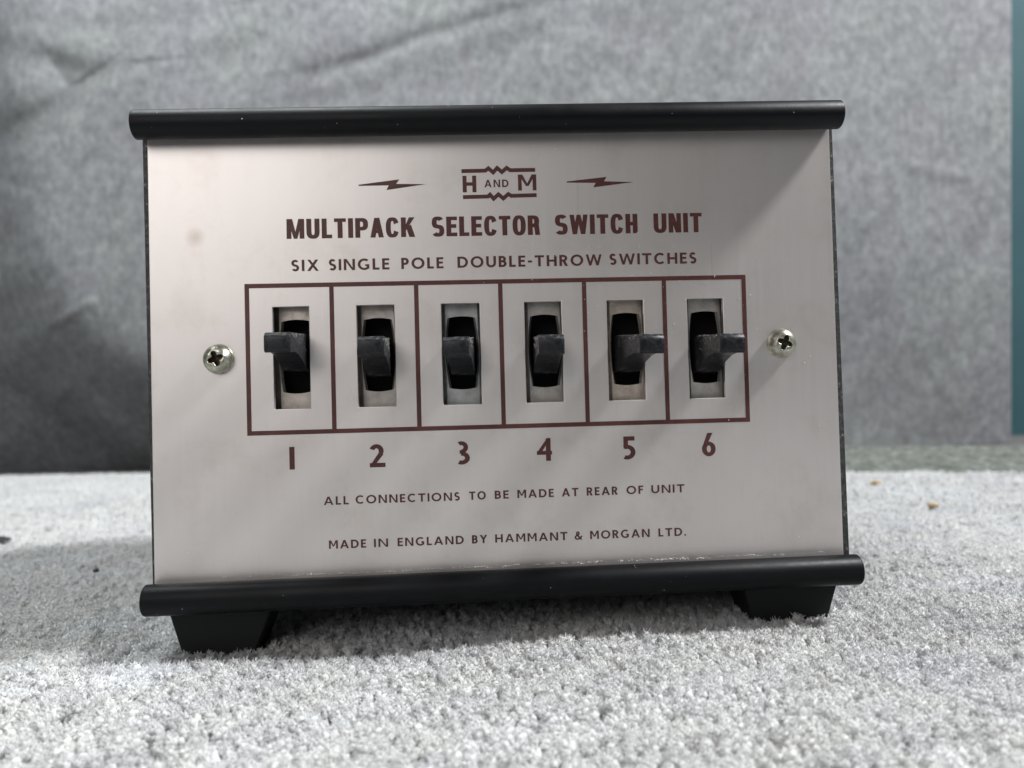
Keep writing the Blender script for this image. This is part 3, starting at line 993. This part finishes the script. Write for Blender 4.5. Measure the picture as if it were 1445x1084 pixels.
for (x, z, a) in ((29.2, 21.7, 1.2), (18.8, 21.9, 1.0), (36.4, 21.4, 1.9), (31.5, 16.1, 2.6), (27.6, 15.8, .3), (44.8, 15.2, 1.2)):
    fleck(x, -.07, z, .06, 8, a)
for k in range(520):                   # crumbs along the joint with the lower bar
    x = r_.uniform(-58, 69) if k % 2 else r_.gauss(r_.choice((-33, -10, 12, 35, 52)), 6)
    x = max(-68, min(69, x))
    fleck(x, -.2-.25*r_.random(), -42.75+r_.uniform(-.15, .25), r_.choice((.04, .05, .06, .08, .11)), r_.uniform(1, 2.2), r_.uniform(-.6, .6))
for k in range(26):                    # specks on the bars
    zc, r = r_.choice(((47.45, 2.87), (-45.85, 3.05)))
    a = math.radians(r_.uniform(105, 230))
    fleck(r_.uniform(-69, 69), -3+(r+.01)*math.cos(a), zc+(r+.01)*math.sin(a), r_.choice((.03, .04, .05, .08)), r_.uniform(1, 2), r_.uniform(0, 3))
dust = mesh_obj('dust', v, f, M_dust)
under(dust)
dust['kind'] = 'stuff'
# dust caught on the lever edges
v, f = [], []
for i in range(6):
    for k in range(420):
        t = r_.random()
        y = -12.5 + 13*t
        side = r_.choice((-1, 1, 1, 0, 0))
        zt = 1.75 + (0 if y < -10 else (y+10)*0.085)
        xo = side*2.45 if side else r_.uniform(-2.3, 2.3)
        yw = math.atan2(tipx[i]-ocx[i], 18.0)
        zz = zt if not side else zt - r_.random()**1.6*4.2*t + (0 if t > .2 else -.1)
        fleck(ocx[i]-math.sin(yw)*(y-2)+xo, y, tipz[i]+zz+.05, r_.choice((.025, .03, .04, .06, .08)), r_.uniform(1, 2), r_.uniform(-.5, .5))
d2_ = mesh_obj('lever_dust', v, f, M_ldust)
under(d2_)
d2_['kind'] = 'stuff'

# ================================================================== crumbs on the carpet
def crumb(name, x, y, z, s, m, label, cat, fl_=0.5, seed=1):
    bm = bmesh.new()
    bmesh.ops.create_icosphere(bm, subdivisions=2, radius=s*MM)
    rr2 = random.Random(seed)
    for q in bm.verts:
        q.co *= rr2.uniform(.7, 1.25)
        q.co.z *= fl_
    o = bm_obj(name, bm, m)
    o.location = (x*MM, y*MM, z*MM)
    o['label'] = label; o['category'] = cat
    return o
def gp(px, py, zz=GZ):                  # where a photo position falls on the carpet
    u = (px-722.5)/1124; v_ = (542-py)/1124
    d = right*u + fwd + up*v_
    t = (zz*MM + 0.00916)/d.z
    q = Vector((-0.00617, -0.16229, -0.00916)) + d*t
    return q.x*1000, q.y*1000
x, y = gp(1236, 684); crumb('crumb', x, y, GZ+.6, 2.5, M_crumb, 'tan crumb on the carpet close to the right edge of the switch box', 'crumb', .6, 3)
x, y = gp(1316, 715); crumb('crumb', x, y, GZ+.4, 1.9, M_crumb, 'pale yellow-tan crumb on the carpet, the one further to the right', 'crumb', .6, 4)
x, y = gp(4, 762); crumb('lint_scrap', x, y, GZ+.2, 2.6, M_speck, 'black scrap of lint on the carpet at the left edge', 'lint', .45, 5)
x, y = gp(136, 806); crumb('lint_scrap', x, y, GZ+.2, .9, M_speck, 'small dark fleck on the carpet left of the lower bar', 'lint', .7, 6)
